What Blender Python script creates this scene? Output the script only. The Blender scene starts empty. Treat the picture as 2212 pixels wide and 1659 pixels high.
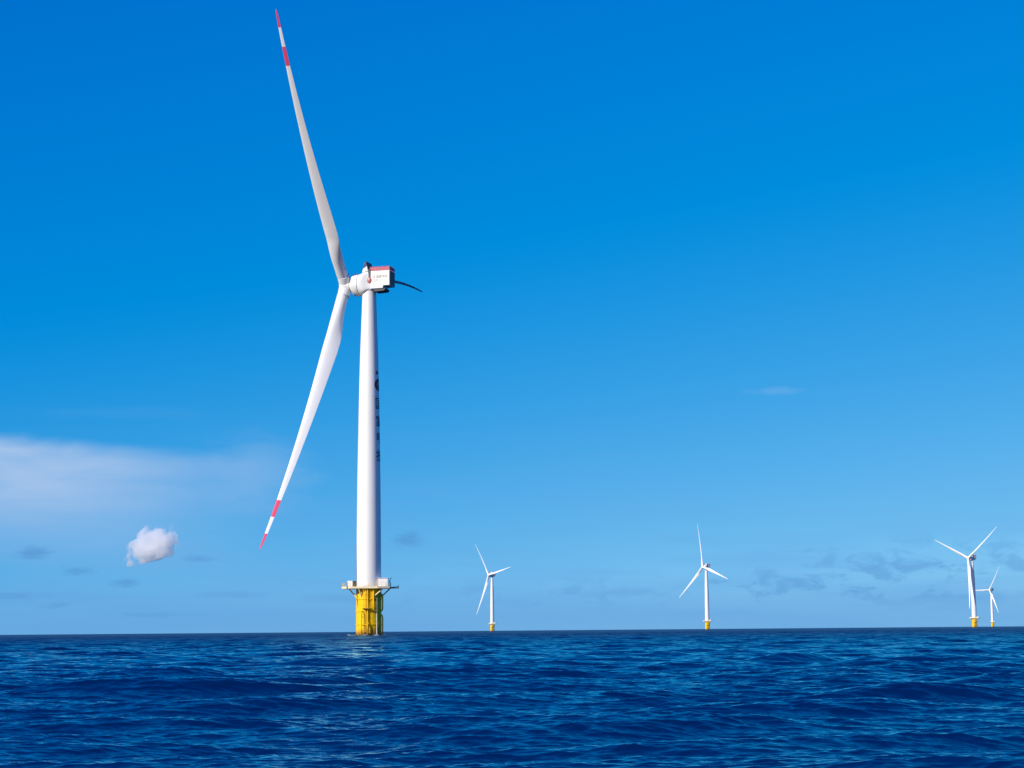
import bpy, bmesh, math, random
import numpy as np
from mathutils import Vector, Matrix

random.seed(7)
R = math.radians
PI = math.pi
scene = bpy.context.scene
col = scene.collection

# ------------------------------------------------------------------ camera
EYE = 1.25                      # eye height above mean sea level (small boat)
FPX = 4000.0                    # focal length for a 2212 px wide frame
PITCH = math.atan(532.6 / FPX)  # horizon sits this far below the frame centre
ROLL = R(0.48)
fwd = Vector((0, math.cos(PITCH), math.sin(PITCH)))
rt0 = Vector((1, 0, 0))
up0 = rt0.cross(fwd)
rt = rt0 * math.cos(ROLL) - up0 * math.sin(ROLL)
up = up0 * math.cos(ROLL) + rt0 * math.sin(ROLL)
cam_d = bpy.data.cameras.new('camera')
cam = bpy.data.objects.new('camera', cam_d)
col.objects.link(cam)
M = Matrix((rt, up, -fwd)).transposed().to_4x4()
M.translation = Vector((0, 0, EYE))
cam.matrix_world = M
cam_d.sensor_width = 36.0
cam_d.lens = FPX / 2212.0 * 36.0
cam_d.clip_start = 0.5
cam_d.clip_end = 200000.0
scene.camera = cam


def bearing_point(px, dist):
    """ground point at distance dist (along Y) seen at column px of the 2212 px wide frame"""
    v = fwd + rt * ((px - 1106) / FPX) - up * (540.0 / FPX)
    return Vector((v.x / v.y * dist, dist, 0.0))


# ------------------------------------------------------------------ sun and sky
SUN_AZ = R(48)      # to the left of straight behind the camera
SUN_EL = R(25)
sun_dir = Vector((-math.sin(SUN_AZ) * math.cos(SUN_EL), -math.cos(SUN_AZ) * math.cos(SUN_EL), math.sin(SUN_EL)))
sd = bpy.data.lights.new('sun', 'SUN')
sd.energy = 4.7
sd.angle = R(0.53)
sd.color = (1.0, 0.94, 0.82)
sun = bpy.data.objects.new('sun', sd)
col.objects.link(sun)
sun.rotation_euler = (-sun_dir).to_track_quat('-Z', 'Y').to_euler()
sun.location = (0, 0, 60)

scene.view_settings.view_transform = 'Standard'
scene.view_settings.look = 'None'
scene.view_settings.exposure = 0.0
scene.view_settings.gamma = 1.0
scene.cycles.volume_bounces = 24
scene.cycles.max_bounces = 26
scene.cycles.glossy_bounces = 3
scene.cycles.diffuse_bounces = 2
scene.cycles.caustics_reflective = False
scene.cycles.caustics_refractive = False


class NT:
    """small helper around a node tree"""
    def __init__(self, tree):
        self.t = tree

    def n(self, typ, **kw):
        nd = self.t.nodes.new(typ)
        for k, v in kw.items():
            setattr(nd, k, v)
        return nd

    def link(self, a, b):
        self.t.links.new(a, b)

    def put(self, sock, v):
        if hasattr(v, 'is_linked') or isinstance(v, bpy.types.NodeSocket):
            self.t.links.new(v, sock)
        else:
            sock.default_value = v

    def m(self, op, a, b=None, c=None, clamp=False):
        nd = self.n('ShaderNodeMath', operation=op, use_clamp=clamp)
        for i, v in enumerate((a, b, c)):
            if v is not None:
                self.put(nd.inputs[i], v)
        return nd.outputs[0]

    def smooth(self, x, a, b):
        nd = self.n('ShaderNodeMapRange', interpolation_type='SMOOTHSTEP')
        self.put(nd.inputs['Value'], x)
        nd.inputs['From Min'].default_value = a
        nd.inputs['From Max'].default_value = b
        return nd.outputs['Result']

    def noise(self, vec, scale, detail=4.0, rough=0.55, dist=0.0, dim='3D'):
        nd = self.n('ShaderNodeTexNoise', noise_dimensions=dim)
        if vec is not None:
            self.link(vec, nd.inputs['Vector'])
        nd.inputs['Scale'].default_value = scale
        nd.inputs['Detail'].default_value = detail
        nd.inputs['Roughness'].default_value = rough
        nd.inputs['Distortion'].default_value = dist
        return nd.outputs['Fac']

    def mix(self, fac, a, b):
        nd = self.n('ShaderNodeMix', data_type='RGBA')
        self.put(nd.inputs[0], fac)
        self.put(nd.inputs[6], a)
        self.put(nd.inputs[7], b)
        return nd.outputs[2]

    def xyz(self, x, y, z):
        nd = self.n('ShaderNodeCombineXYZ')
        self.put(nd.inputs[0], x); self.put(nd.inputs[1], y); self.put(nd.inputs[2], z)
        return nd.outputs[0]


world = bpy.data.worlds.new('World')
scene.world = world
world.use_nodes = True
world.node_tree.nodes.clear()
w = NT(world.node_tree)
out = w.n('ShaderNodeOutputWorld')
bg = w.n('ShaderNodeBackground')
bg.inputs['Strength'].default_value = 0.12
w.link(bg.outputs[0], out.inputs[0])
sky = w.n('ShaderNodeTexSky', sky_type='NISHITA', sun_disc=False)
sky.sun_elevation = SUN_EL
sky.sun_rotation = PI + SUN_AZ
sky.altitude = 0
sky.air_density = 0.6
sky.dust_density = 0.3
sky.ozone_density = 6.0
sep = w.n('ShaderNodeSeparateColor')
w.link(sky.outputs[0], sep.inputs[0])
# the clear, deeply saturated blue of this morning's air: the pale band at the
# horizon is left out and the red of the scattered light is taken down
tc = w.n('ShaderNodeTexCoord')
sp = w.n('ShaderNodeSeparateXYZ')
w.link(tc.outputs['Generated'], sp.inputs[0])
az_r = w.m('ARCTAN2', sp.outputs[0], sp.outputs[1])
el_r = w.m('ARCSINE', sp.outputs[2])
el2 = w.m('MULTIPLY_ADD', w.m('MAXIMUM', el_r, 0.0), 0.62, 0.075)
ce = w.m('COSINE', el2)
az2 = w.m('MULTIPLY_ADD', az_r, 0.9, 0.09)
w.link(w.xyz(w.m('MULTIPLY', ce, w.m('SINE', az2)), w.m('MULTIPLY', ce, w.m('COSINE', az2)), w.m('SINE', el2)), sky.inputs[0])
rr_ = w.m('MULTIPLY', w.m('POWER', w.m('MAXIMUM', w.m('SUBTRACT', sep.outputs[0], 1.04), 0.0), 1.4), 1.5)
gg_ = w.m('MULTIPLY', w.m('POWER', sep.outputs[1], 1.15), 0.84)
bb_ = w.m('MULTIPLY', w.m('POWER', sep.outputs[2], 0.44), 2.93)
cmb = w.n('ShaderNodeCombineColor')
for i, c_ in enumerate((rr_, gg_, bb_)):
    w.link(c_, cmb.inputs[i])
skycol = cmb.outputs[0]

# thin clouds, laid out by compass bearing and elevation (radians * 1000)
az = w.m('MULTIPLY', az_r, 1000.0)
el = w.m('MULTIPLY', el_r, 1000.0)
cv = w.xyz(az, w.m('MULTIPLY', el, 3.2), 0.0)
n_big = w.noise(cv, 0.012, 5, 0.55, 0.6)
n_mid = w.noise(cv, 0.035, 5, 0.6, 0.4)
n_fine = w.noise(cv, 0.07, 6, 0.65, 0.5)
n_wide = w.noise(w.xyz(az, w.m('MULTIPLY', el, 9.0), 3.0), 0.010, 4, 0.5, 0.3)


def blob(a, e, ra, re, lo=1.0, hi=0.0, warp=None, wamt=0.0):
    dx = w.m('DIVIDE', w.m('SUBTRACT', az, a), ra)
    dy = w.m('DIVIDE', w.m('SUBTRACT', el, e), re)
    d = w.m('SQRT', w.m('ADD', w.m('MULTIPLY', dx, dx), w.m('MULTIPLY', dy, dy)))
    if warp is not None:
        d = w.m('ADD', d, w.m('MULTIPLY', w.m('SUBTRACT', warp, 0.5), wamt))
    return w.smooth(d, lo, hi)


def over(base, mask, colr, amount):
    return w.mix(w.m('MULTIPLY', mask, amount), base, colr)


C_VEIL = (3.6, 4.9, 7.0, 1)
C_GREY = (0.75, 2.35, 5.2, 1)
# broad faint veil low over the whole horizon
low = w.m('MULTIPLY', w.smooth(el, 130, 0), w.smooth(n_wide, 0.35, 0.75))
skycol = over(skycol, low, (1.1, 3.3, 6.5, 1), 0.5)
skycol = over(skycol, w.smooth(el, 34, 4), (1.12, 3.15, 6.1, 1), 0.75)
# sheet of veil cloud at the left with a crisp upper edge
top_edge = w.m('ADD', w.m('ADD', 104.0, w.m('MULTIPLY', w.m('ADD', az, 276.0), -0.075)), w.m('MULTIPLY', w.m('SUBTRACT', n_big, 0.5), 10.0))
sheet = w.m('MULTIPLY', w.smooth(w.m('SUBTRACT', top_edge, el), -3.0, 9.0), w.smooth(w.m('SUBTRACT', top_edge, el), 82.0, 2.0))
sheet = w.m('MULTIPLY', sheet, w.smooth(az, -110, -262))
sheet = w.m('MULTIPLY', sheet, w.m('ADD', w.m('ADD', 0.12, w.m('MULTIPLY', n_big, 0.95)), w.m('MULTIPLY', n_wide, 0.75)))
skycol = over(skycol, sheet, C_VEIL, 0.92)
skycol = over(skycol, blob(-137, 84, 30, 22, 1.3, 0.1, n_mid, 1.0), C_VEIL, 0.22)
skycol = over(skycol, blob(143, 126, 17, 2.2, 1.3, 0.1, n_fine, 1.8), C_VEIL, 0.13)
skycol = over(skycol, blob(-205, 116, 60, 4, 1.2, 0.1, n_mid, 1.5), C_VEIL, 0.03)
# small grey cloudlets along the horizon
for (a, e, ra, re, s) in ((-253, 42, 9, 4, .5), (-230, 33, 9, 2.5, .4), (-205, 27, 7, 2.5, .45), (-168, 39, 10, 2.5, .35),
                          (-56, 49, 8, 4.5, .45), (-262, 20, 16, 2, .3), (-240, 15, 9, 2, .25), (-150, 20, 20, 2, .2),
                          (-190, 10, 26, 1.6, .2), (186, 34, 15, 6, .5), (222, 36, 17, 5, .5), (208, 29, 26, 4, .4),
                          (262, 44, 22, 6, .35), (282, 36, 16, 5, .45), (140, 26, 22, 5, .35), (100, 24, 20, 4, .3),
                          (165, 22, 45, 4, .3), (55, 20, 30, 3, .2), (240, 20, 40, 4, .25), (-90, 18, 22, 3, .2)):
    if a < 60:
        skycol = over(skycol, blob(a, e, ra, re, 1.3, 0.2, n_fine, 2.4), C_GREY, s * 1.2)
# broken bank of small grey puffs strung along the horizon at the right
n_puff = w.noise(w.xyz(az, w.m('MULTIPLY', el, 2.4), 7.0), 0.045, 6, 0.62, 0.5)
env = w.m('MULTIPLY', blob(215, 29, 100, 16, 1.5, 0.2, n_big, 1.0), w.smooth(n_puff, 0.47, 0.62))
skycol = over(skycol, env, C_GREY, 0.42)
env2 = w.m('MULTIPLY', blob(80, 20, 150, 9, 1.4, 0.2), w.smooth(n_puff, 0.48, 0.66))
skycol = over(skycol, env2, C_GREY, 0.32)
w.link(skycol, bg.inputs['Color'])


# ------------------------------------------------------------------ materials
def new_mat(name):
    m = bpy.data.materials.new(name)
    m.use_nodes = True
    m.node_tree.nodes.clear()
    t = NT(m.node_tree)
    o = t.n('ShaderNodeOutputMaterial')
    b = t.n('ShaderNodeBsdfPrincipled')
    t.link(b.outputs[0], o.inputs[0])
    return m, t, b


def paint(name, rgb, rough=0.4, dirt=0.08, scale=0.6, streak=True, metal=0.0):
    m, t, b = new_mat(name)
    tcn = t.n('ShaderNodeTexCoord')
    v = tcn.outputs['Object']
    if streak:
        mp = t.n('ShaderNodeMapping')
        mp.inputs['Scale'].default_value = (1, 1, 0.22)
        t.link(v, mp.inputs[0])
        v = mp.outputs[0]
    f = t.noise(v, scale, 6, 0.6)
    f2 = t.noise(tcn.outputs['Object'], scale * 6, 4, 0.6)
    fac = t.m('MULTIPLY', t.m('ADD', t.smooth(f, 0.45, 0.75), t.smooth(f2, 0.55, 0.8)), dirt)
    d = tuple(c * k for c, k in zip(rgb, (0.62, 0.6, 0.55)))
    t.link(t.mix(fac, (*rgb, 1), (*d, 1)), b.inputs['Base Color'])
    t.put(b.inputs['Roughness'], t.m('ADD', rough, t.m('MULTIPLY', f2, 0.12)))
    b.inputs['Metallic'].default_value = metal
    return m


MAT = {}
MAT['white'] = paint('white_paint', (0.82, 0.82, 0.80), 0.38, 0.25, 0.25)
MAT['blade'] = paint('blade_gelcoat', (0.80, 0.80, 0.79), 0.36, 0.2, 0.2)
MAT['red'] = paint('red_paint', (0.74, 0.07, 0.15), 0.42, 0.2, 0.5)
MAT['redfence'] = paint('red_fence_paint', (0.50, 0.10, 0.14), 0.5, 0.3, 0.8)
MAT['cover'] = paint('faded_red_cover_paint', (0.46, 0.15, 0.15), 0.3, 0.3, 1.2)
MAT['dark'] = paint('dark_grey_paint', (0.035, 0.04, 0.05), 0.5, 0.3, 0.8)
MAT['grille'] = paint('cooler_grille', (0.06, 0.02, 0.035), 0.5, 0.3, 2.0)
MAT['ink'] = paint('lettering_paint', (0.045, 0.06, 0.11), 0.5, 0.1, 0.8)
MAT['tan'] = paint('faded_lettering_paint', (0.36, 0.33, 0.27), 0.5, 0.1, 0.8)
MAT['emblem'] = paint('emblem_paint', (0.16, 0.014, 0.03), 0.5, 0.1, 0.8)
MAT['galv'] = paint('pale_steel', (0.55, 0.54, 0.50), 0.45, 0.4, 1.5)
MAT['rail'] = paint('yellow_rail_paint', (0.80, 0.52, 0.05), 0.45, 0.3, 1.5)
MAT['cream'] = paint('deck_edge_paint', (0.82, 0.70, 0.44), 0.5, 0.35, 1.2)


def yellow_mat():
    m, t, b = new_mat('weathered_yellow_paint')
    tcn = t.n('ShaderNodeTexCoord')
    s = t.n('ShaderNodeSeparateXYZ')
    t.link(tcn.outputs['Object'], s.inputs[0])
    z = s.outputs[2]
    mp = t.n('ShaderNodeMapping')
    mp.inputs['Scale'].default_value = (1, 1, 0.16)
    t.link(tcn.outputs['Object'], mp.inputs[0])
    n1 = t.noise(mp.outputs[0], 0.9, 6, 0.62)
    n2 = t.noise(tcn.outputs['Object'], 1.6, 6, 0.65)
    base = t.mix(t.m('MULTIPLY', t.smooth(n1, 0.48, 0.72), 0.35), (0.88, 0.54, 0.003, 1), (0.72, 0.29, 0.006, 1))
    # rust streaks in the splash zone, then dark weed and barnacles at the waterline
    rust = t.smooth(t.m('ADD', t.m('MULTIPLY', n1, 3.2), t.m('MULTIPLY', z, -0.34)), 0.75, 1.3)
    base = t.mix(t.m('MULTIPLY', rust, 0.8), base, (0.24, 0.085, 0.02, 1))
    weed = t.smooth(t.m('ADD', z, t.m('MULTIPLY', n2, -2.4)), -0.35, -1.0)
    base = t.mix(t.m('MULTIPLY', weed, 0.9), base, (0.035, 0.04, 0.02, 1))
    t.link(base, b.inputs['Base Color'])
    t.put(b.inputs['Roughness'], t.m('ADD', 0.5, t.m('MULTIPLY', n2, 0.25)))
    b.inputs['Specular IOR Level'].default_value = 0.2
    return m


MAT['yellow'] = yellow_mat()


# ------------------------------------------------------------------ mesh helpers
class MB:
    """collects shapes, then links them as one mesh object"""
    def __init__(self):
        self.v, self.f, self.mi = [], [], []

    def add(self, verts, faces, mi=0):
        o = len(self.v)
        self.v += [tuple(p) for p in verts]
        self.f += [tuple(i + o for i in f) for f in faces]
        self.mi += [mi] * len(faces)

    def box(self, lo, hi, mi=0, bev=0.0):
        bm = bmesh.new()
        bmesh.ops.create_cube(bm, size=1)
        for vt in bm.verts:
            vt.co = Vector([(a + b) / 2 + c * (b - a) for a, b, c in zip(lo, hi, vt.co)])
        if bev:
            bmesh.ops.bevel(bm, geom=bm.edges[:] + bm.verts[:], offset=bev, segments=2, affect='EDGES', profile=0.6)
        bm.verts.index_update()
        self.add([vt.co.copy() for vt in bm.verts], [[vt.index for vt in f.verts] for f in bm.faces], mi)
        bm.free()

    def prism(self, pts, axis, a, b, mi=0):
        """polygon pts (2D) extruded along axis from a to b"""
        def P(p, t):
            return {'x': (t, p[0], p[1]), 'y': (p[0], t, p[1]), 'z': (p[0], p[1], t)}[axis]
        n = len(pts)
        vs = [P(p, a) for p in pts] + [P(p, b) for p in pts]
        fs = [tuple(range(n))[::-1], tuple(range(n, 2 * n))] + [(i, (i + 1) % n, n + (i + 1) % n, n + i) for i in range(n)]
        self.add(vs, fs, mi)

    def tube(self, path, r, seg=10, mi=0, cap=True):
        path = [Vector(p) for p in path]
        rs = r if isinstance(r, (list, tuple)) else [r] * len(path)
        rings = []
        side = None
        for i, p in enumerate(path):
            d = ((path[min(i + 1, len(path) - 1)] - path[max(i - 1, 0)])).normalized()
            ref = Vector((0, 0, 1)) if abs(d.z) < 0.9 else Vector((1, 0, 0))
            if side is None:
                side = d.cross(ref).normalized()
            else:
                side = (side - d * side.dot(d)).normalized()
            u2 = d.cross(side)
            rings.append([p + (side * math.cos(2 * PI * k / seg) + u2 * math.sin(2 * PI * k / seg)) * rs[i] for k in range(seg)])
        vs = [q for rg in rings for q in rg]
        fs = []
        for i in range(len(path) - 1):
            for k in range(seg):
                a, b2 = i * seg + k, i * seg + (k + 1) % seg
                fs.append((a, b2, b2 + seg, a + seg))
        if cap:
            fs.append(tuple(range(seg))[::-1])
            fs.append(tuple(range(len(vs) - seg, len(vs))))
        self.add(vs, fs, mi)

    def lathe(self, prof, axis='z', seg=64, mi=0, mis=None):
        """prof: (position along axis, radius)"""
        vs, fs = [], []
        n0 = len(self.f)
        for (t, r) in prof:
            for k in range(seg):
                a = 2 * PI * k / seg
                c, s = r * math.cos(a), r * math.sin(a)
                vs.append((c, s, t) if axis == 'z' else (t, c, s))
        fm = []
        for i in range(len(prof) - 1):
            for k in range(seg):
                a, b2 = i * seg + k, i * seg + (k + 1) % seg
                fs.append((a, b2, b2 + seg, a + seg))
                fm.append(mis[i] if mis else mi)
        fs.append(tuple(range(seg))[::-1]); fm.append(mi)
        fs.append(tuple(range(len(vs) - seg, len(vs)))); fm.append(mi)
        self.add(vs, fs, mi)
        self.mi[n0:] = fm

    def build(self, name, mats, parent=None, smooth=True, angle=35):
        me = bpy.data.meshes.new(name)
        me.from_pydata(self.v, [], self.f)
        for m in (mats if isinstance(mats, (list, tuple)) else [mats]):
            me.materials.append(m)
        me.polygons.foreach_set('material_index', self.mi)
        bm = bmesh.new(); bm.from_mesh(me)
        bmesh.ops.recalc_face_normals(bm, faces=bm.faces)
        ca = math.cos(R(angle))
        for e in bm.edges:
            if len(e.link_faces) == 2:
                e.smooth = e.link_faces[0].normal.dot(e.link_faces[1].normal) > ca
        for f in bm.faces:
            f.smooth = smooth
        bm.to_mesh(me); bm.free()
        o = bpy.data.objects.new(name, me)
        col.objects.link(o)
        if parent:
            o.parent = parent
        return o


def empty(name, loc):
    o = bpy.data.objects.new(name, None)
    o.empty_display_size = 2
    o.location = loc
    col.objects.link(o)
    return o


def tag(o, label=None, cat=None, group=None, kind=None):
    for k, v in (('label', label), ('category', cat), ('group', group), ('kind', kind)):
        if v:
            o[k] = v
    return o


# ------------------------------------------------------------------ the sea
SEA_BASE = (0.0002, 0.0125, 0.070, 1)


def build_sea():
    rng = np.random.default_rng(11)
    th_d = np.arange(-R(21), R(21), 0.00060)
    th_c = np.concatenate([np.arange(-PI, -R(21), R(2.0)), th_d, np.arange(R(21), PI - R(1), R(2.0))])
    r = np.concatenate([np.array([0.6, 2, 4, 6.5, 9, 11.0]), np.exp(np.arange(math.log(12.5), math.log(60), 0.0011)), np.exp(np.arange(math.log(60.07), math.log(300), 0.0016)), np.exp(np.arange(math.log(300.6), math.log(1400), 0.0022)),
                        np.exp(np.linspace(math.log(1410), math.log(90000), 190))])
    nt, nr = len(th_c), len(r)
    dth = np.gradient(th_c)
    dr = np.gradient(r)
    X = r[:, None] * np.sin(th_c)[None, :]
    Y = r[:, None] * np.cos(th_c)[None, :]
    dX = np.zeros_like(X, dtype=np.float32); dY = dX.copy(); dZ = dX.copy()
    N = 300
    lam = np.exp(np.linspace(math.log(0.085), math.log(8.0), N) + rng.normal(0, 0.01, N))
    k = 2 * PI / lam
    main = np.where(lam > 1.3, R(-72), R(-92))           # heading of travel, from +X
    spread = np.where(lam > 1.3, R(24), R(27))
    ang = main + rng.normal(0, 1, N) * spread
    mss = 0.048
    steep = math.sqrt(2 * mss / N) * np.where(lam > 2.5, 1.0, np.where(lam > 1.0, 0.85, np.where(lam < 0.5, 1.15, 1.0))) * rng.uniform(0.6, 1.3, N)
    amp = steep / k
    ph = rng.uniform(0, 2 * PI, N)
    ck, sk = np.cos(ang), np.sin(ang)
    st, ct = np.sin(th_c), np.cos(th_c)
    blk = 40
    for i0 in range(0, nr, blk):
        i1 = min(nr, i0 + blk)
        rr = r[i0:i1]
        # column block: radial unit = (st, ct), tangential = (ct, -st)
        xs = X[i0:i1].astype(np.float64); ys = Y[i0:i1].astype(np.float64)
        drm, rm = dr[i0:i1].mean(), rr.mean()
        for j in range(N):
            if lam[j] < 2.2 * drm * 0.25 and rm > 60:
                continue
            proj_r = np.abs(ck[j] * st + sk[j] * ct)
            proj_t = np.abs(ck[j] * ct - sk[j] * st)
            s = np.maximum(proj_r * drm, proj_t * rm * dth)
            wgt = np.clip((lam[j] / s - 2.0) / 1.5, 0, 1)
            sel = wgt > 0
            if not sel.any():
                continue
            cs = np.where(sel)[0]; c0, c1 = cs[0], cs[-1] + 1
            p = (k[j] * (ck[j] * xs[:, c0:c1] + sk[j] * ys[:, c0:c1]) + ph[j])
            p = np.remainder(p, 2 * PI).astype(np.float32)
            wv = (amp[j] * wgt[c0:c1]).astype(np.float32)
            dZ[i0:i1, c0:c1] += np.cos(p) * wv
            sn = np.sin(p) * wv * 0.95
            dX[i0:i1, c0:c1] -= sn * ck[j]
            dY[i0:i1, c0:c1] -= sn * sk[j]
    # steep broken wavelets where the swell meets the foundation of the big turbine
    bp_ = bearing_point(796.3, 526.0)
    ex_, ey_ = X - bp_.x, Y - bp_.y
    rd_ = np.sqrt(ex_ ** 2 + ey_ ** 2)
    near_ = np.exp(-((rd_ - 4.5) / 7.0) ** 2)
    dZ += (near_ * (0.16 + 0.22 * np.sin(rd_ * 1.5 + 1.3 * np.sin(ex_ * .5)) + 0.16 * np.sin(ex_ * 1.9 + ey_ * .7))).astype(np.float32)
    co = np.empty((nr * nt, 3), np.float32)
    co[:, 0] = (X + dX).ravel(); co[:, 1] = (Y + dY).ravel(); co[:, 2] = dZ.ravel()
    idx = np.arange(nr * nt, dtype=np.int32).reshape(nr, nt)
    a = idx[:-1, :]; b = np.roll(a, -1, axis=1); d = idx[1:, :]; c = np.roll(d, -1, axis=1)
    quads = np.stack([a, b, c, d], -1).reshape(-1, 4)
    me = bpy.data.meshes.new('sea')
    nf = len(quads)
    me.vertices.add(len(co)); me.vertices.foreach_set('co', co.ravel())
    me.loops.add(nf * 4); me.loops.foreach_set('vertex_index', quads.ravel())
    me.polygons.add(nf)
    me.polygons.foreach_set('loop_start', np.arange(0, nf * 4, 4, dtype=np.int32))
    me.update(calc_edges=True)
    me.polygons.foreach_set('use_smooth', np.ones(nf, bool))
    m = bpy.data.materials.new('sea_water')
    m.use_nodes = True
    m.node_tree.nodes.clear()
    t = NT(m.node_tree)
    mo = t.n('ShaderNodeOutputMaterial')
    g = t.n('ShaderNodeNewGeometry')
    mp = t.n('ShaderNodeMapping')
    mp.inputs['Rotation'].default_value = (0, 0, R(40))
    t.link(g.outputs['Position'], mp.inputs[0])
    h1 = t.m('ADD', t.noise(mp.outputs[0], 3.2, 5, 0.62, 0.3), t.m('MULTIPLY', t.noise(mp.outputs[0], 0.8, 3, 0.6, 0.3), 2.0))
    bp = t.n('ShaderNodeBump')
    bp.inputs['Strength'].default_value = 1.0
    bp.inputs['Distance'].default_value = 0.012
    t.link(h1, bp.inputs['Height'])
    # ripples too small to model make the open water farther out look rougher
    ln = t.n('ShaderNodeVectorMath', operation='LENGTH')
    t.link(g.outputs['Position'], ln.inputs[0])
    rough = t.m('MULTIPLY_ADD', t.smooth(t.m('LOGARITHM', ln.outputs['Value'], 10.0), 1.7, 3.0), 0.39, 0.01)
    fr = t.n('ShaderNodeFresnel')
    fr.inputs['IOR'].default_value = 1.333
    t.link(bp.outputs[0], fr.inputs['Normal'])
    gl = t.n('ShaderNodeBsdfGlossy')
    gl.inputs['Color'].default_value = (0.5, 1.0, 1.0, 1)
    t.link(rough, gl.inputs['Roughness'])
    t.link(bp.outputs[0], gl.inputs['Normal'])
    df = t.n('ShaderNodeBsdfDiffuse')
    # wash and thin foam where the sea breaks on the foundation of the big turbine
    base = bearing_point(796.3, 526.0)
    dv = t.n('ShaderNodeVectorMath', operation='DISTANCE')
    t.link(g.outputs['Position'], dv.inputs[0])
    dv.inputs[1].default_value = (base.x, base.y, 0)
    fo = t.noise(g.outputs['Position'], 0.9, 6, 0.7, 0.5)
    wash = t.m('MULTIPLY', t.smooth(dv.outputs['Value'], 11.0, 3.8), t.smooth(fo, 0.44, 0.60))
    t.link(t.mix(wash, SEA_BASE, (0.40, 0.52, 0.55, 1)), df.inputs['Color'])
    mx = t.n('ShaderNodeMixShader')
    far = t.smooth(t.m('LOGARITHM', ln.outputs['Value'], 10.0), 1.9, 2.85)   # reflection dimmed with distance, standing in for unmodelled wave faces
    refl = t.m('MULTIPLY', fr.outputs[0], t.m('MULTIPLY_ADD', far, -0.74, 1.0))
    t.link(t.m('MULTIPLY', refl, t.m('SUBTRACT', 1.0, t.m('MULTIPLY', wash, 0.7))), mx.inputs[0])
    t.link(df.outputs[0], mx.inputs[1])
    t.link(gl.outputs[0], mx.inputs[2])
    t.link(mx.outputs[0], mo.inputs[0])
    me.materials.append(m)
    o = bpy.data.objects.new('sea', me)
    col.objects.link(o)
    tag(o, 'deep blue choppy open sea', 'sea', kind='structure')
    return o


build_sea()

# ------------------------------------------------------------------ wind turbine: lower part (base frame)
HUB_Z = 100.75
TOWER_PROFILE = [(13.7, 3.5), (15, 3.5), (30, 3.42), (45, 3.27), (60, 3.02), (72, 2.80), (80, 2.6), (87, 2.34), (98.6, 1.94)]


def tower_radius(z):
    for (z0, r0), (z1, r1) in zip(TOWER_PROFILE, TOWER_PROFILE[1:]):
        if z0 <= z <= z1:
            return r0 + (r1 - r0) * (z - z0) / (z1 - z0)
    return 3.5


GLYPH = {
    'guo': [[(.6, .4), (.6, 9.5), (9.4, 9.5), (9.4, .4)], [(.6, .9), (9.4, .9)], [(2.6, 7.4), (7.4, 7.4)], [(3, 5.1), (7, 5.1)],
            [(2.4, 2.6), (7.6, 2.6)], [(5, 7.4), (5, 2.6)], [(6.2, 4.3), (7.1, 3.4)]],
    'jia': [[(5, 10), (5.2, 9)], [(1, 7), (1, 8.6), (9, 8.6), (9, 7.2)], [(2.6, 7.1), (7.4, 7.1)], [(5.2, 7.1), (3.8, 5.8), (1.6, 4.8)],
            [(4.3, 6), (5.6, 4.3), (5.9, 2), (5.3, .4), (4.1, .8)], [(5, 4.9), (3.4, 3.6), (1.3, 2.8)], [(5.5, 3.2), (3.6, 1.8), (.9, .8)],
            [(8.5, 5.7), (6.2, 4.2)], [(6, 4.1), (7.4, 2), (9.5, .7)]],
    'dian': [[(1.4, 3.2), (1.4, 8), (8.6, 8), (8.6, 3.2)], [(1.4, 3.6), (8.6, 3.6)], [(1.4, 5.8), (8.6, 5.8)],
             [(5, 9.8), (5, 1.2), (5.7, .5), (9.2, .5), (9.5, 1.9)]],
    'tou': [[(.3, 7.5), (3.9, 7.5)], [(2.2, 9.8), (2.2, .6), (1, .9)], [(.2, 3.8), (4, 5.2)], [(5.5, 9.2), (5.4, 7.4), (4.5, 6.2)],
            [(5.5, 9.2), (8, 9.2), (8, 6.9), (8.5, 6.5), (9.6, 6.6)], [(4.8, 5), (8.6, 5), (7.4, 2.8), (4.2, .5)], [(5.5, 4.6), (7, 2.3), (9.7, .6)]],
    'S': [[(8.4, 8.2), (7, 9.4), (3, 9.4), (1.6, 8.2), (1.6, 6.4), (3, 5.2), (7, 4.8), (8.4, 3.6), (8.4, 1.8), (7, .6), (3, .6), (1.6, 1.8)]],
    'P': [[(2, .2), (2, 9.4), (7, 9.4), (8.4, 8.2), (8.4, 5.8), (7, 4.6), (2, 4.6)]],
    'I': [[(5, .2), (5, 9.8)]],
    'C': [[(8.4, 7.6), (7, 9.4), (3.2, 9.4), (1.6, 7.6), (1.6, 2.4), (3.2, .6), (7, .6), (8.4, 2.4)]],
}


def strokes_to_mesh(mb, strokes, size, cx, cy, place, wid=1.15, base_h=0.0, mi=0, sx=1.0):
    """strokes on a 10 x 10 grid become thin raised ribbons; place(u, v, h) maps them onto the surface"""
    hh = base_h
    for st in strokes:
        pts = [Vector(((x - 5) / 10 * size * sx, (y - 5) / 10 * size)) for x, y in st]
        hw = wid / 10 * size / 2
        for a, b in zip(pts, pts[1:]):
            d = (b - a).normalized()
            n = Vector((-d.y, d.x)) * hw
            a2, b2 = a - d * hw * 0.8, b + d * hw * 0.8
            q = 6
            vs = []
            for i in range(q + 1):
                c = a2.lerp(b2, i / q)
                for e in (c + n, c - n):
                    vs.append(place(cx + e.x, cy + e.y, hh))
            mb.add(vs, [(2 * i, 2 * i + 1, 2 * i + 3, 2 * i + 2) for i in range(q)], mi)
            hh += 0.002
    return hh


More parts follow.
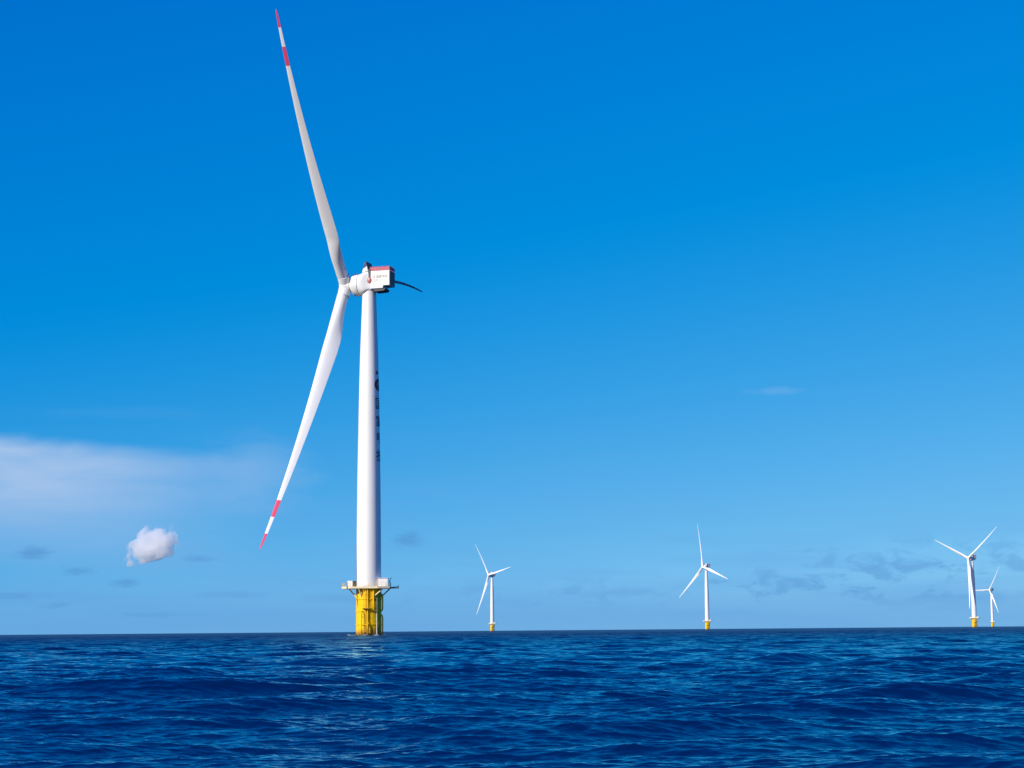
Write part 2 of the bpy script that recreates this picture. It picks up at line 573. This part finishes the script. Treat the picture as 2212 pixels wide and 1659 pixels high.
def disc(mb, rad, cx, cy, place, h, mi, a0=0, a1=360, inner=0.0, n=40):
    vs, fs = [], []
    for i in range(n + 1):
        a = R(a0 + (a1 - a0) * i / n)
        for k in range(5):
            q = inner + (rad - inner) * k / 4
            vs.append(place(cx + q * math.cos(a), cy + q * math.sin(a), h))
    for i in range(n):
        for k in range(4):
            fs.append((i * 5 + k, i * 5 + k + 1, i * 5 + k + 6, i * 5 + k + 5))
    mb.add(vs, fs, mi)


def cyl(angle, r, z):
    """point at angle (degrees from the side facing the boat, growing to the right)"""
    a = R(angle)
    return Vector((r * math.sin(a), -r * math.cos(a), z))


def make_lower(t):
    # foundation -------------------------------------------------
    r0 = 3.55
    f = MB()
    f.lathe([(-6, r0), (-1, r0), (6.9, r0), (12.0, r0), (13.28, r0)], seg=72)
    found = f.build('foundation', MAT['yellow'], t)
    for z in (3.3, 6.95, 10.35):
        g = MB()
        g.lathe([(z - .10, r0 + .01), (z - .09, r0 + .22), (z + .09, r0 + .22), (z + .10, r0 + .01)], seg=72)
        g.build('flange_ring', MAT['yellow'], found)
    # access ladder with stand-off brackets
    g = MB()
    for x in (-1.12, -0.52):
        g.tube([(x, -4.1, 1.2), (x, -4.1, 14.0)], 0.07)
    z = 1.5
    while z < 13.9:
        g.tube([(-1.12, -4.1, z), (-.52, -4.1, z)], 0.035, 6)
        z += 0.32
    for z in (2.2, 5.2, 8.6, 11.6):
        for x in (-1.12, -.52):
            g.tube([(x, -4.1, z), (x, -3.45, z)], 0.05, 6)
    g.build('ladder', MAT['rail'], found)
    # fender tubes of the boat landing
    for x, zt in ((-1.72, 6.6), (0.0, 13.2)):
        g = MB()
        g.tube([(x, -3.5, zt + .5), (x, -4.0, zt + .2), (x, -4.35, zt - .5), (x, -4.35, -3)] if zt < 10 else [(x, -3.95, zt), (x, -3.95, 4.4), (x, -4.3, 3.4), (x, -4.35, -3)],
               0.2 if zt < 10 else [0.15, 0.15, 0.18, 0.22], 14)
        for z in (0.9, 3.3, 5.6, 7.0, 10.35):
            if z < zt:
                g.tube([(x, -4.25, z), (x, -3.4, z)], 0.1, 8)
        g.build('fender_tube', MAT['yellow'], found)
    for z in (1.2, 3.2):
        g = MB()
        g.tube([(-1.72, -4.35, z), (0.0, -4.35, z)], 0.12, 10)
        g.build('fender_bar', MAT['yellow'], found)
    # rest platform half way up
    g = MB()
    g.box((-1.75, -5.0, 7.75), (.75, -3.45, 7.87))
    for x in (-1.72, -.5, .72):
        g.tube([(x, -4.95, 7.87), (x, -4.95, 8.95)], 0.035, 6)
    for z in (8.4, 8.95):
        g.tube([(-1.72, -3.6, z), (-1.72, -4.95, z), (.72, -4.95, z), (.72, -3.5, z)], 0.03, 6)
    g.build('rest_platform', MAT['rail'], found)
    # cable pipes
    g = MB()
    p = cyl(24.5, 3.95, 0)
    g.tube([(p.x, p.y, 13.25), (p.x, p.y, 7.3)], 0.2, 12)
    for z in (8.0, 12.2):
        q = cyl(24.5, 3.5, z)
        g.tube([(p.x, p.y, z), q], 0.09, 8)
    g.build('cable_pipe', MAT['yellow'], found)
    g = MB()
    p = cyl(41, 3.86, 0)
    g.tube([(p.x, p.y, 10.7), (p.x, p.y, -3)], 0.16, 12)
    for z in (1.5, 5.0, 9.0):
        g.tube([(p.x, p.y, z), cyl(41, 3.5, z)], 0.08, 8)
    pp = g.build('cable_pipe', MAT['galv'], found)
    for a in (78, 92):
        g = MB()
        for (z0, z1) in ((7.0, 11.4), (-3, 5.6)):
            path = [cyl(a, 3.5, z1 + .5), cyl(a, 3.78, z1 + .3), cyl(a, 3.98, z1 - .4), cyl(a, 3.98, z0 + .6)]
            path += [cyl(a, 3.8, z0 + .15), cyl(a, 3.5, z0)] if z0 > 0 else [cyl(a, 3.98, z0)]
            g.tube(path, 0.15, 10)
        g.build('cable_pipe', MAT['yellow'], found)
    # platform ---------------------------------------------------
    deck = [(-7.4, -2.4), (-4.9, -4.6), (2.9, -4.7), (6.15, -3.2), (6.15, 3.2), (3.0, 5.6), (-4.7, 5.6), (-7.4, 2.6)]
    g = MB()
    g.prism(deck, 'z', 13.3, 13.68)
    # kick plate round the edge
    n = len(deck)
    for i in range(n):
        a, b = Vector((*deck[i], 0)), Vector((*deck[(i + 1) % n], 0))
        d = (b - a).normalized(); nn = Vector((-d.y, d.x, 0))
        q = [a + nn * .01, b + nn * .01, b + nn * .05, a + nn * .05]
        g.prism([(v.x, v.y) for v in q], 'z', 13.683, 13.86)
    plat = g.build('platform', MAT['cream'], t, smooth=False)
    g = MB()
    for i in range(n):
        a, b = Vector((*deck[i], 0)), Vector((*deck[(i + 1) % n], 0))
        L = (b - a).length; m_ = max(1, round(L / 1.3))
        cen = Vector((-.6, .4, 0))
        a2 = a + (cen - a).normalized() * .12; b2 = b + (cen - b).normalized() * .12
        for j in range(m_):
            p = a2.lerp(b2, j / m_)
            g.tube([(p.x, p.y, 13.68), (p.x, p.y, 14.82)], 0.035, 6)
        for z in (14.25, 14.82):
            g.tube([(a2.x, a2.y, z), (b2.x, b2.y, z)], 0.032, 6)
    g.build('railing', MAT['rail'], plat)
    for (a, rr, e) in ((27, 0, (4.3, -3.75, 13.28)), (88, 6.0, None), (146, 5.6, None), (214, 6.4, None), (273, 5.5, None), (330, 4.9, None)):
        g = MB()
        g.tube([cyl(a, 3.5, 10.9), Vector(e) if e else cyl(a, rr, 13.28)], 0.19, 12)
        g.build('brace', MAT['cream'], plat)
    g = MB()
    g.prism([(6.2, -1.7), (8.45, -1.4), (8.45, 1.4), (6.2, 1.7)], 'z', 13.34, 13.6)
    for y in (-1.35, 1.35):
        g.tube([(6.3, y, 13.62), (8.35, y, 13.9)], 0.05, 6)
        g.tube([(8.35, y, 13.6), (8.35, y, 14.2)], 0.05, 6)
    g.tube([(8.35, -1.35, 14.2), (8.35, 1.35, 14.2)], 0.05, 6)
    g.build('side_landing', MAT['dark'], plat, smooth=False)
    # equipment cabinets
    g = MB()
    g.box((2.95, -3.0, 13.69), (5.6, -0.4, 16.12), 0, 0.04)
    g.box((2.68, -3.2, 16.125), (5.72, -0.2, 16.24), 0, 0.02)
    g.box((3.2, -3.03, 13.9), (4.2, -3.003, 15.8), 0, 0.0)
    g.box((4.3, -3.03, 13.9), (5.3, -3.003, 15.8), 0, 0.0)
    c = g.build('cabinet', MAT['white'], plat, smooth=False)
    g = MB()
    g.box((-5.87, -1.6, 13.69), (-4.45, 0.2, 15.5), 0, 0.04)
    g.box((-5.92, -1.66, 15.505), (-4.40, 0.26, 15.58), 0, 0.02)
    g.build('cabinet', MAT['white'], plat, smooth=False)
    g = MB()
    g.box((-4.3, -.6, 13.69), (-3.62, 0.9, 15.5), 0, 0.03)
    g.build('cabinet', MAT['dark'], plat, smooth=False)
    # small davit crane beside the big cabinet
    g = MB()
    g.tube([(6.0, -.3, 13.69), (6.0, -.3, 15.7), (6.1, -.3, 16.15), (6.5, -.3, 16.3)], 0.1, 8)
    g.box((5.85, -.45, 15.0), (6.15, -.15, 15.4), 0, .02)
    g.build('davit', MAT['dark'], plat)
    # tower ------------------------------------------------------
    prof = []
    mis = []
    for (z0, ra), (z1, rb) in zip(TOWER_PROFILE, TOWER_PROFILE[1:]):
        k = 4
        for i in range(k):
            prof.append((z0 + (z1 - z0) * i / k, ra + (rb - ra) * i / k))
    prof.append(TOWER_PROFILE[-1])
    g = MB()
    g.lathe(prof, seg=96)
    tower = g.build('tower', MAT['white'], t)
    for z in (14.0, 38.0, 68.0):
        rr = tower_radius(z)
        g = MB()
        g.lathe([(z - .07, rr + .004), (z - .06, rr + .045), (z + .06, rr + .045), (z + .07, rr + .004)], seg=96)
        g.build('flange_ring', MAT['white'], tower)
    g = MB()
    g.lathe([(98.6, 2.0), (98.62, 2.12), (99.1, 2.12), (99.9, 2.0)], seg=64)
    g.build('yaw_bearing', MAT['white'], tower)
    # painted emblem and four characters down the side of the tower

    def wrap(u, v, h):
        rr = tower_radius(v) + 0.012 + h
        return cyl(75 + math.degrees(u / tower_radius(v)), rr, v)
    g = MB()
    hh = 0
    for ch, z in (('guo', 65.8), ('jia', 60.8), ('dian', 56.1), ('tou', 50.9)):
        g = MB()
        strokes_to_mesh(g, GLYPH[ch], 3.2, 0, z, wrap, 1.25)
        g.build('painted_character', MAT['ink'], tower, smooth=False)
    g = MB()
    disc(g, 1.85, 0, 71.2, wrap, 0.0, 0, 60, 330, 0.75)
    disc(g, 1.1, 0.45, 70.9, wrap, 0.006, 1, 0, 360, 0.0)
    disc(g, .55, -.75, 74.7, wrap, 0.0, 0)
    g.build('emblem', [MAT['emblem'], MAT['ink']], tower, smooth=False)


# ------------------------------------------------------------------ wind turbine: head (nacelle frame: +X upwind, Z=0 at hub height)
def make_nacelle(parent):
    W = 2.2
    g = MB()
    # housing side profile (s, z), extruded across
    body = [(-7.0, -.75), (-5.1, -.75), (-4.95, -1.5), (-.7, -1.5), (-.7, 3.66), (-7.0, 3.66)]
    bm = bmesh.new()
    A = [bm.verts.new((s, -W, z)) for s, z in body]
    B = [bm.verts.new((s, W, z)) for s, z in body]
    bm.faces.new(A); bm.faces.new(B[::-1])
    nb = len(body)
    for i in range(nb):
        bm.faces.new((A[i], B[i], B[(i + 1) % nb], A[(i + 1) % nb]))
    bmesh.ops.recalc_face_normals(bm, faces=bm.faces)
    bmesh.ops.bevel(bm, geom=bm.edges[:], offset=0.12, segments=3, affect='EDGES', profile=0.6)
    bm.verts.index_update()
    g.add([v.co.copy() for v in bm.verts], [[v.index for v in f.verts] for f in bm.faces])
    bm.free()
    # round collar that carries the generator, slightly tilted like the shaft
    nac = g.build('nacelle', MAT['white'], parent)
    # front housing: round at the generator, easing into the box shape behind
    g = MB()
    rings = []
    seg = 72
    for sx, q, rr in ((2.7, 0, .93), (2.66, 0, .985), (2.5, 0, 1), (2.0, .03, 1), (1.4, .16, 1), (.8, .38, 1), (.2, .64, 1), (-.4, .88, 1), (-.95, 1, 1), (-.96, 1, .9)):
        hw, hh_, cz = 3.2 + (2.25 - 3.2) * q, 3.2 + (2.66 - 3.2) * q, .25 + (1.06 - .25) * q
        ex = 2 / (2 + 9 * q)
        ring = []
        for k in range(seg):
            a = 2 * PI * k / seg
            c_, s_ = math.cos(a), math.sin(a)
            ring.append((sx, math.copysign(abs(c_) ** ex, c_) * hw * rr, cz + math.copysign(abs(s_) ** ex, s_) * hh_ * rr))
        rings.append(ring)
    vs = [p for r_ in rings for p in r_]
    fs = [(i * seg + k, i * seg + (k + 1) % seg, (i + 1) * seg + (k + 1) % seg, (i + 1) * seg + k) for i in range(len(rings) - 1) for k in range(seg)]
    fs += [tuple(range(seg))[::-1], tuple(range(len(vs) - seg, len(vs)))]
    g.add(vs, fs)
    g.build('collar', MAT['white'], nac, angle=50)
    # generator drum
    g = MB()
    g.lathe([(2.71, 2.7), (2.73, 3.12), (2.86, 3.26), (4.35, 3.26), (4.6, 3.1), (5.0, 2.4), (5.15, 1.9), (5.5, 1.8)], axis='x', seg=72)
    gen = g.build('generator', MAT['white'], nac)
    gen.location.z = 0.25
    # roof fence of the winching area, red
    g = MB()
    x0, x1 = -6.96, -1.0
    H0, H1 = 3.72, 4.85
    cor = [(x1, W - .06), (x0, W - .06), (x0, -W + .06), (x1, -W + .06)]
    for a, b in zip(cor, cor[1:]):
        a, b = Vector((*a, 0)), Vector((*b, 0))
        d = (b - a).normalized(); nn = Vector((-d.y, d.x, 0)) * .02
        q = [a + nn, b + nn, b - nn, a - nn]
        g.prism([(v.x, v.y) for v in q], 'z', H0, H1 - .12)
        m_ = max(2, round((b - a).length / 1.0))
        for j in range(m_ + 1):
            p = a.lerp(b, j / m_)
            g.tube([(p.x, p.y, H0), (p.x, p.y, H1)], .045, 6)
        g.tube([(a.x, a.y, H1), (b.x, b.y, H1)], .05, 8)
    g.build('roof_fence', MAT['redfence'], nac, smooth=False)
    # roof cooler: white end plates, dark grille facing aft
    prof = [(1.35, 3.3), (.95, 5.4), (.72, 6.4), (.2, 6.62), (-.35, 3.72), (.2, 3.715)]
    g = MB()
    g.prism(prof, 'y', W - .12, W + .03)
    g.prism(prof, 'y', -W - .03, -W + .12)
    g.prism([(1.1, 3.75), (.74, 5.15), (.6, 5.9), (.45, 5.95), (.6, 5.1), (.95, 3.75)], 'y', -W + .121, W - .121)
    cl = g.build('cooler', MAT['white'], nac, smooth=False)
    g = MB()
    g.prism([(.42, 3.74), (.2, 6.55), (.06, 6.55), (-.3, 3.74)], 'y', -W + .13, W - .13)
    for i in range(7):
        z = 4.0 + i * .33
        g.box((-.42 + (z - 3.74) * .19, -W + .2, z), (-.28 + (z - 3.74) * .19, W - .2, z + .12))
    g.build('grille', MAT['grille'], cl, smooth=False)
    # dark recessed channel and red round cover on the side facing the boat
    g = MB()
    g.box((-1.2, W + .06, 1.75), (-.5, W + .12, 4.3))
    g.build('side_channel', MAT['dark'], nac, smooth=False)
    g = MB()
    bmv = []
    prof2 = [(0.0, .95), (.12, .9), (.2, .7), (.26, .4), (.28, .05)]
    seg = 36
    vs, fs = [], []
    for (d, rr) in prof2:
        for k in range(seg):
            a = 2 * PI * k / seg
            vs.append((-.8 + rr * .78 * math.cos(a), W + d + .06, 1.0 + rr * math.sin(a)))
    for i in range(len(prof2) - 1):
        for k in range(seg):
            a, b = i * seg + k, i * seg + (k + 1) % seg
            fs.append((a, b, b + seg, a + seg))
    fs.append(tuple(range(len(vs) - seg, len(vs))))
    g.add(vs, fs)
    g.build('round_cover', MAT['cover'], nac)
    # proud side panel with the faded lettering
    for sgn in (1, -1):
        g = MB()
        g.prism([(-6.9, -.62), (-5.0, -.62), (-4.85, -1.35), (-1.35, -1.4), (-1.35, 3.58), (-6.9, 3.58)], 'y', sgn * (W + .003), sgn * (W + .06))
        g.build('side_panel', MAT['white'], nac, smooth=False)
        g = MB()

        def flat(u, v, h, sgn=sgn):
            return Vector((-4.1 - u * sgn, sgn * (W + .066 + h), v))
        for i, ch in enumerate(('guo', 'jia', 'dian', 'tou')):
            strokes_to_mesh(g, GLYPH[ch], .8, -.75 + i * .86, 1.95, flat, 1.3)
        g.build('lettering', MAT['tan'], nac, smooth=False)
        g = MB()
        disc(g, .36, -1.7, 1.95, flat, .03, 0, 30, 330, .16)
        g.build('emblem', MAT['tan'], nac, smooth=False)
        g = MB()
        for i, ch in enumerate('SPIC'):
            strokes_to_mesh(g, GLYPH[ch], .72, -1.6 + i * .68, .85, flat, 1.5, sx=.85)
        g.build('lettering', MAT['tan'], nac, smooth=False)
    # housing of the yaw drives under the tail
    g = MB()
    g.prism([(-5.6, -1.56), (-5.2, -2.15), (-2.2, -2.3), (-1.9, -1.56)], 'y', -1.9, 1.9)
    g.build('yaw_housing', MAT['dark'], nac, smooth=False)
    # rear panel, its dark grey also standing in for shade on that face
    g = MB()
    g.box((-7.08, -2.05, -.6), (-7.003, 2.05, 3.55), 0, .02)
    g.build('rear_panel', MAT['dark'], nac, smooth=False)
    return nac


def make_hub(parent):
    g = MB()
    prof = [(-1.75, 1.7), (-1.7, 1.95), (-1.0, 2.12), (0, 2.3), (.6, 2.2), (1.1, 1.9), (1.5, 1.4), (1.75, .8), (1.85, .1)]
    g.lathe(prof, axis='x', seg=64)
    # stub collars where the blades leave the spinner
    for k in range(3):
        a = 2 * PI * k / 3
        d = Vector((0, math.sin(a), math.cos(a)))
        g.tube([d * .6, d * 3.0, d * 3.2, d * 3.45], [1.78, 1.78, 1.72, 1.72], 48)
    return g.build('hub', MAT['white'], parent)


BLADE_R = 83.5
CHORD = [(0, 3.3), (.03, 3.3), (.06, 3.35), (.10, 3.75), (.14, 4.25), (.18, 4.55), (.22, 4.5), (.28, 4.15), (.41, 3.35), (.6, 2.3), (.81, 1.3), (.935, .85), (.985, .55), (1, .16)]
THICK = [(0, 1.0), (.05, .98), (.10, .64), (.16, .40), (.22, .31), (.35, .29), (.6, .22), (.9, .18), (1, .17)]
TWIST = [(0, 14), (.1, 14), (.2, 10.5), (.35, 6.5), (.6, 2.5), (.85, 0), (1, -.5)]


def itp(tab, x):
    for (a, va), (b, vb) in zip(tab, tab[1:]):
        if a <= x <= b:
            s = (x - a) / (b - a)
            return va + (vb - va) * s
    return tab[-1][1]


def make_blade_mesh(parent):
    """span along +Z; at zero pitch the leading edge points to +Y and the blade bends to +X (upwind)"""
    st = sorted(set([i / 90 for i in range(91)] + [.94, .875, .81, .985, .992, .997]))
    g = MB()
    seg = 40
    rings = []
    for x in st:
        c = itp(CHORD, x) * (1 if x < 1 else 1)
        th = itp(THICK, x)
        tw = R(itp(TWIST, x) + 6.5)
        z = 3.3 + (BLADE_R - 3.3) * x
        pb = 9.0 * x ** 2.1
        rnd = min(1.0, max(0.0, (0.17 - x) / 0.13)) if x > .04 else 1.0   # circle at the root -> aerofoil
        rnd = rnd * rnd * (3 - 2 * rnd)
        ring = []
        for k in range(seg):
            a = 2 * PI * k / seg
            # aerofoil: q runs 0 (leading) to 1 (trailing)
            q = (1 - math.cos(a)) / 2
            yt = 5 * th * (.2969 * math.sqrt(q) - .126 * q - .3516 * q * q + .2843 * q ** 3 - .1036 * q ** 4)
            af_y = (0.36 - q) * c
            af_x = (yt if a < PI else -yt) * c * 1.0
            ci_y = math.cos(a) * c / 2
            ci_x = math.sin(a) * c / 2
            yy = af_y * (1 - rnd) + ci_y * rnd
            xx = af_x * (1 - rnd) + ci_x * rnd
            xr = xx * math.cos(tw) + yy * math.sin(tw)
            yr = -xx * math.sin(tw) + yy * math.cos(tw)
            ring.append((xr + pb, yr, z))
        rings.append(ring)
    vs = [p for r_ in rings for p in r_]
    fs, fm = [], []
    for i in range(len(st) - 1):
        xm = (st[i] + st[i + 1]) / 2
        mi = 1 if (xm > .94 or .81 < xm < .875) else 0
        for k in range(seg):
            a, b = i * seg + k, i * seg + (k + 1) % seg
            fs.append((a, b, b + seg, a + seg)); fm.append(mi)
    fs.append(tuple(range(seg))[::-1]); fm.append(0)
    fs.append(tuple(range(len(vs) - seg, len(vs)))); fm.append(1)
    g.add(vs, fs)
    g.mi = fm
    return g.build('blade', [MAT['blade'], MAT['red']], parent, angle=60)


TILT = R(5.0)
CONE = R(4.0)
HUB_S = 7.3


def head_matrix(yaw):
    n = Vector((-math.cos(yaw), math.sin(yaw), 0))
    z = Vector((0, 0, 1))
    y = z.cross(n)
    return Matrix((n, y, z)).transposed().to_4x4()


def pose(nac, hub, blades, yaw, azim, pitch, scale=1.0, cone=CONE):
    H = head_matrix(yaw)
    Mn = Matrix.Translation((0, 0, HUB_Z)) @ H
    nac_off = Matrix.Translation((0, 0, -0.35))
    nac.matrix_local = nac_off @ Mn
    Mh = Mn @ Matrix.Translation((HUB_S, 0, .0)) @ Matrix.Rotation(-TILT, 4, 'Y')
    hub.matrix_local = Mh @ Matrix.Rotation(-azim, 4, 'X')
    for k, b in enumerate(blades):
        a = azim + k * 2 * PI / 3
        b.matrix_local = Mh @ Matrix.Rotation(-a, 4, 'X') @ Matrix.Rotation(cone, 4, 'Y') @ Matrix.Rotation(-pitch, 4, 'Z') @ Matrix.Diagonal((1, 1, scale, 1))


main = empty('wind_turbine', bearing_point(796.3, 526.0))
tag(main, 'nearest and largest turbine, with a bright yellow base and red banded blades', 'wind turbine', 'wind turbines standing in the sea')
make_lower(main)
nacelle = make_nacelle(main)
hub = make_hub(main)
blade0 = make_blade_mesh(main)
blades = [blade0]
for k in (1, 2):
    c = blade0.copy()
    col.objects.link(c)
    blades.append(c)
for b in blades:
    b.parent = main
far_blade_mesh = blade0.data.copy()
far_blade_mesh.materials[1] = MAT['blade']
for v_ in far_blade_mesh.vertices:      # the running machines' blades are straighter
    v_.co.x -= 6.5 * max(0.0, v_.co.z / BLADE_R) ** 2.1
pose(nacelle, hub, blades, R(16.0), R(44.6), R(90))


def kids(o):
    return [c for c in bpy.data.objects if c.parent == o]


def copy_tree(o, parent=None):
    c = o.copy()
    col.objects.link(c)
    c.parent = parent
    made = {o: c}
    for ch in kids(o):
        made.update(copy_tree(ch, c))
    return made


FAR = [  # column in the frame (tower), hub height in px, yaw, blade angle, blade scale, label
    (1063.5, 120, -34, -39, .91, 'distant turbine closest to the largest one, one blade pointing up and left'),
    (1528.5, 134, -33, -12, .87, 'lone distant turbine with one blade straight up, between two other distant turbines'),
    (2106.0, 148, -31, 54, .89, 'distant turbine near the right edge, tallest of the far ones, blades in a Y'),
    (2145.0, 79, -34, 30, .88, 'smallest and farthest turbine, low behind the taller one near the right edge'),
]
for (px, hp, yaw, azim, sc, label) in FAR:
    D = FPX * HUB_Z / hp
    made = copy_tree(main)
    t = made[main]
    t.location = bearing_point(px, D)
    t['label'] = label
    for b in blades:
        made[b].data = far_blade_mesh
    pose(made[nacelle], made[hub], [made[b] for b in blades], R(yaw), R(azim), R(8), sc, R(.5))


# ------------------------------------------------------------------ small cumulus low over the horizon
def make_cumulus():
    D = 20000.0
    s = D / FPX
    cx, cy = 336, 1181
    blobs = [(-20, -18, 30), (10, 8, 26), (-8, 20, 20), (32, 10, 20), (-34, -24, 18), (25, -12, 24), (4, -18, 26), (40, 18, 12), (0, 30, 10), (-26, 2, 18)]
    blobs = [(x * 1.3, z * 1.1, r_ * 1.1) for x, z, r_ in blobs]
    c = bmesh.new()
    bmesh.ops.create_icosphere(c, subdivisions=6, radius=1)
    from mathutils import noise as mn
    for v in c.verts:
        d = v.co.normalized()
        best = 5.0
        for (bx, bz, br) in blobs:
            o = Vector((bx, (bx * 7 + bz * 3) % 17 - 8, bz))
            tproj = o.dot(d)
            disc_ = br * br - (o.length_squared - tproj * tproj)
            if disc_ > 0:
                best = max(best, tproj + math.sqrt(disc_))
        best *= 1 + .12 * mn.fractal(d * 4, 1, 2, 5)
        p = d * best
        if p.z < -34:
            p.z = -34 + (p.z + 34) * .12
        p.z += p.x * .22
        v.co = p * s
    me = bpy.data.meshes.new('cloud')
    c.to_mesh(me); c.free()
    m = bpy.data.materials.new('cloud_vapour')
    m.use_nodes = True
    m.node_tree.nodes.clear()
    t = NT(m.node_tree)
    o = t.n('ShaderNodeOutputMaterial')
    v = t.n('ShaderNodeVolumePrincipled')
    v.inputs['Color'].default_value = (1, 1, 1, 1)
    v.inputs['Anisotropy'].default_value = 0.0
    tcn = t.n('ShaderNodeTexCoord')
    nz = t.noise(tcn.outputs['Object'], 0.0085, 7, 0.66, 0.4)
    sq = t.n('ShaderNodeMapping')
    sq.inputs['Scale'].default_value = (.72, 1, 1)
    t.link(tcn.outputs['Object'], sq.inputs[0])
    ln = t.n('ShaderNodeVectorMath', operation='LENGTH')
    t.link(sq.outputs[0], ln.inputs[0])
    fall = t.smooth(ln.outputs['Value'], 270, 60)
    dens = t.m('MULTIPLY', t.smooth(t.m('ADD', t.m('MULTIPLY', nz, 1.35), t.m('MULTIPLY', fall, .36)), 0.74, 0.90), 0.013)
    t.link(dens, v.inputs['Density'])
    t.link(v.outputs[0], o.inputs['Volume'])
    me.materials.append(m)
    ob = bpy.data.objects.new('cloud', me)
    col.objects.link(ob)
    az_ = (cx - 1106) / FPX
    ob.location = (D * math.tan(az_), D, D * (1370.5 - cy) / FPX)
    tag(ob, 'small white puffy cloud floating low above the sea, left of the largest turbine', 'cloud')


make_cumulus()
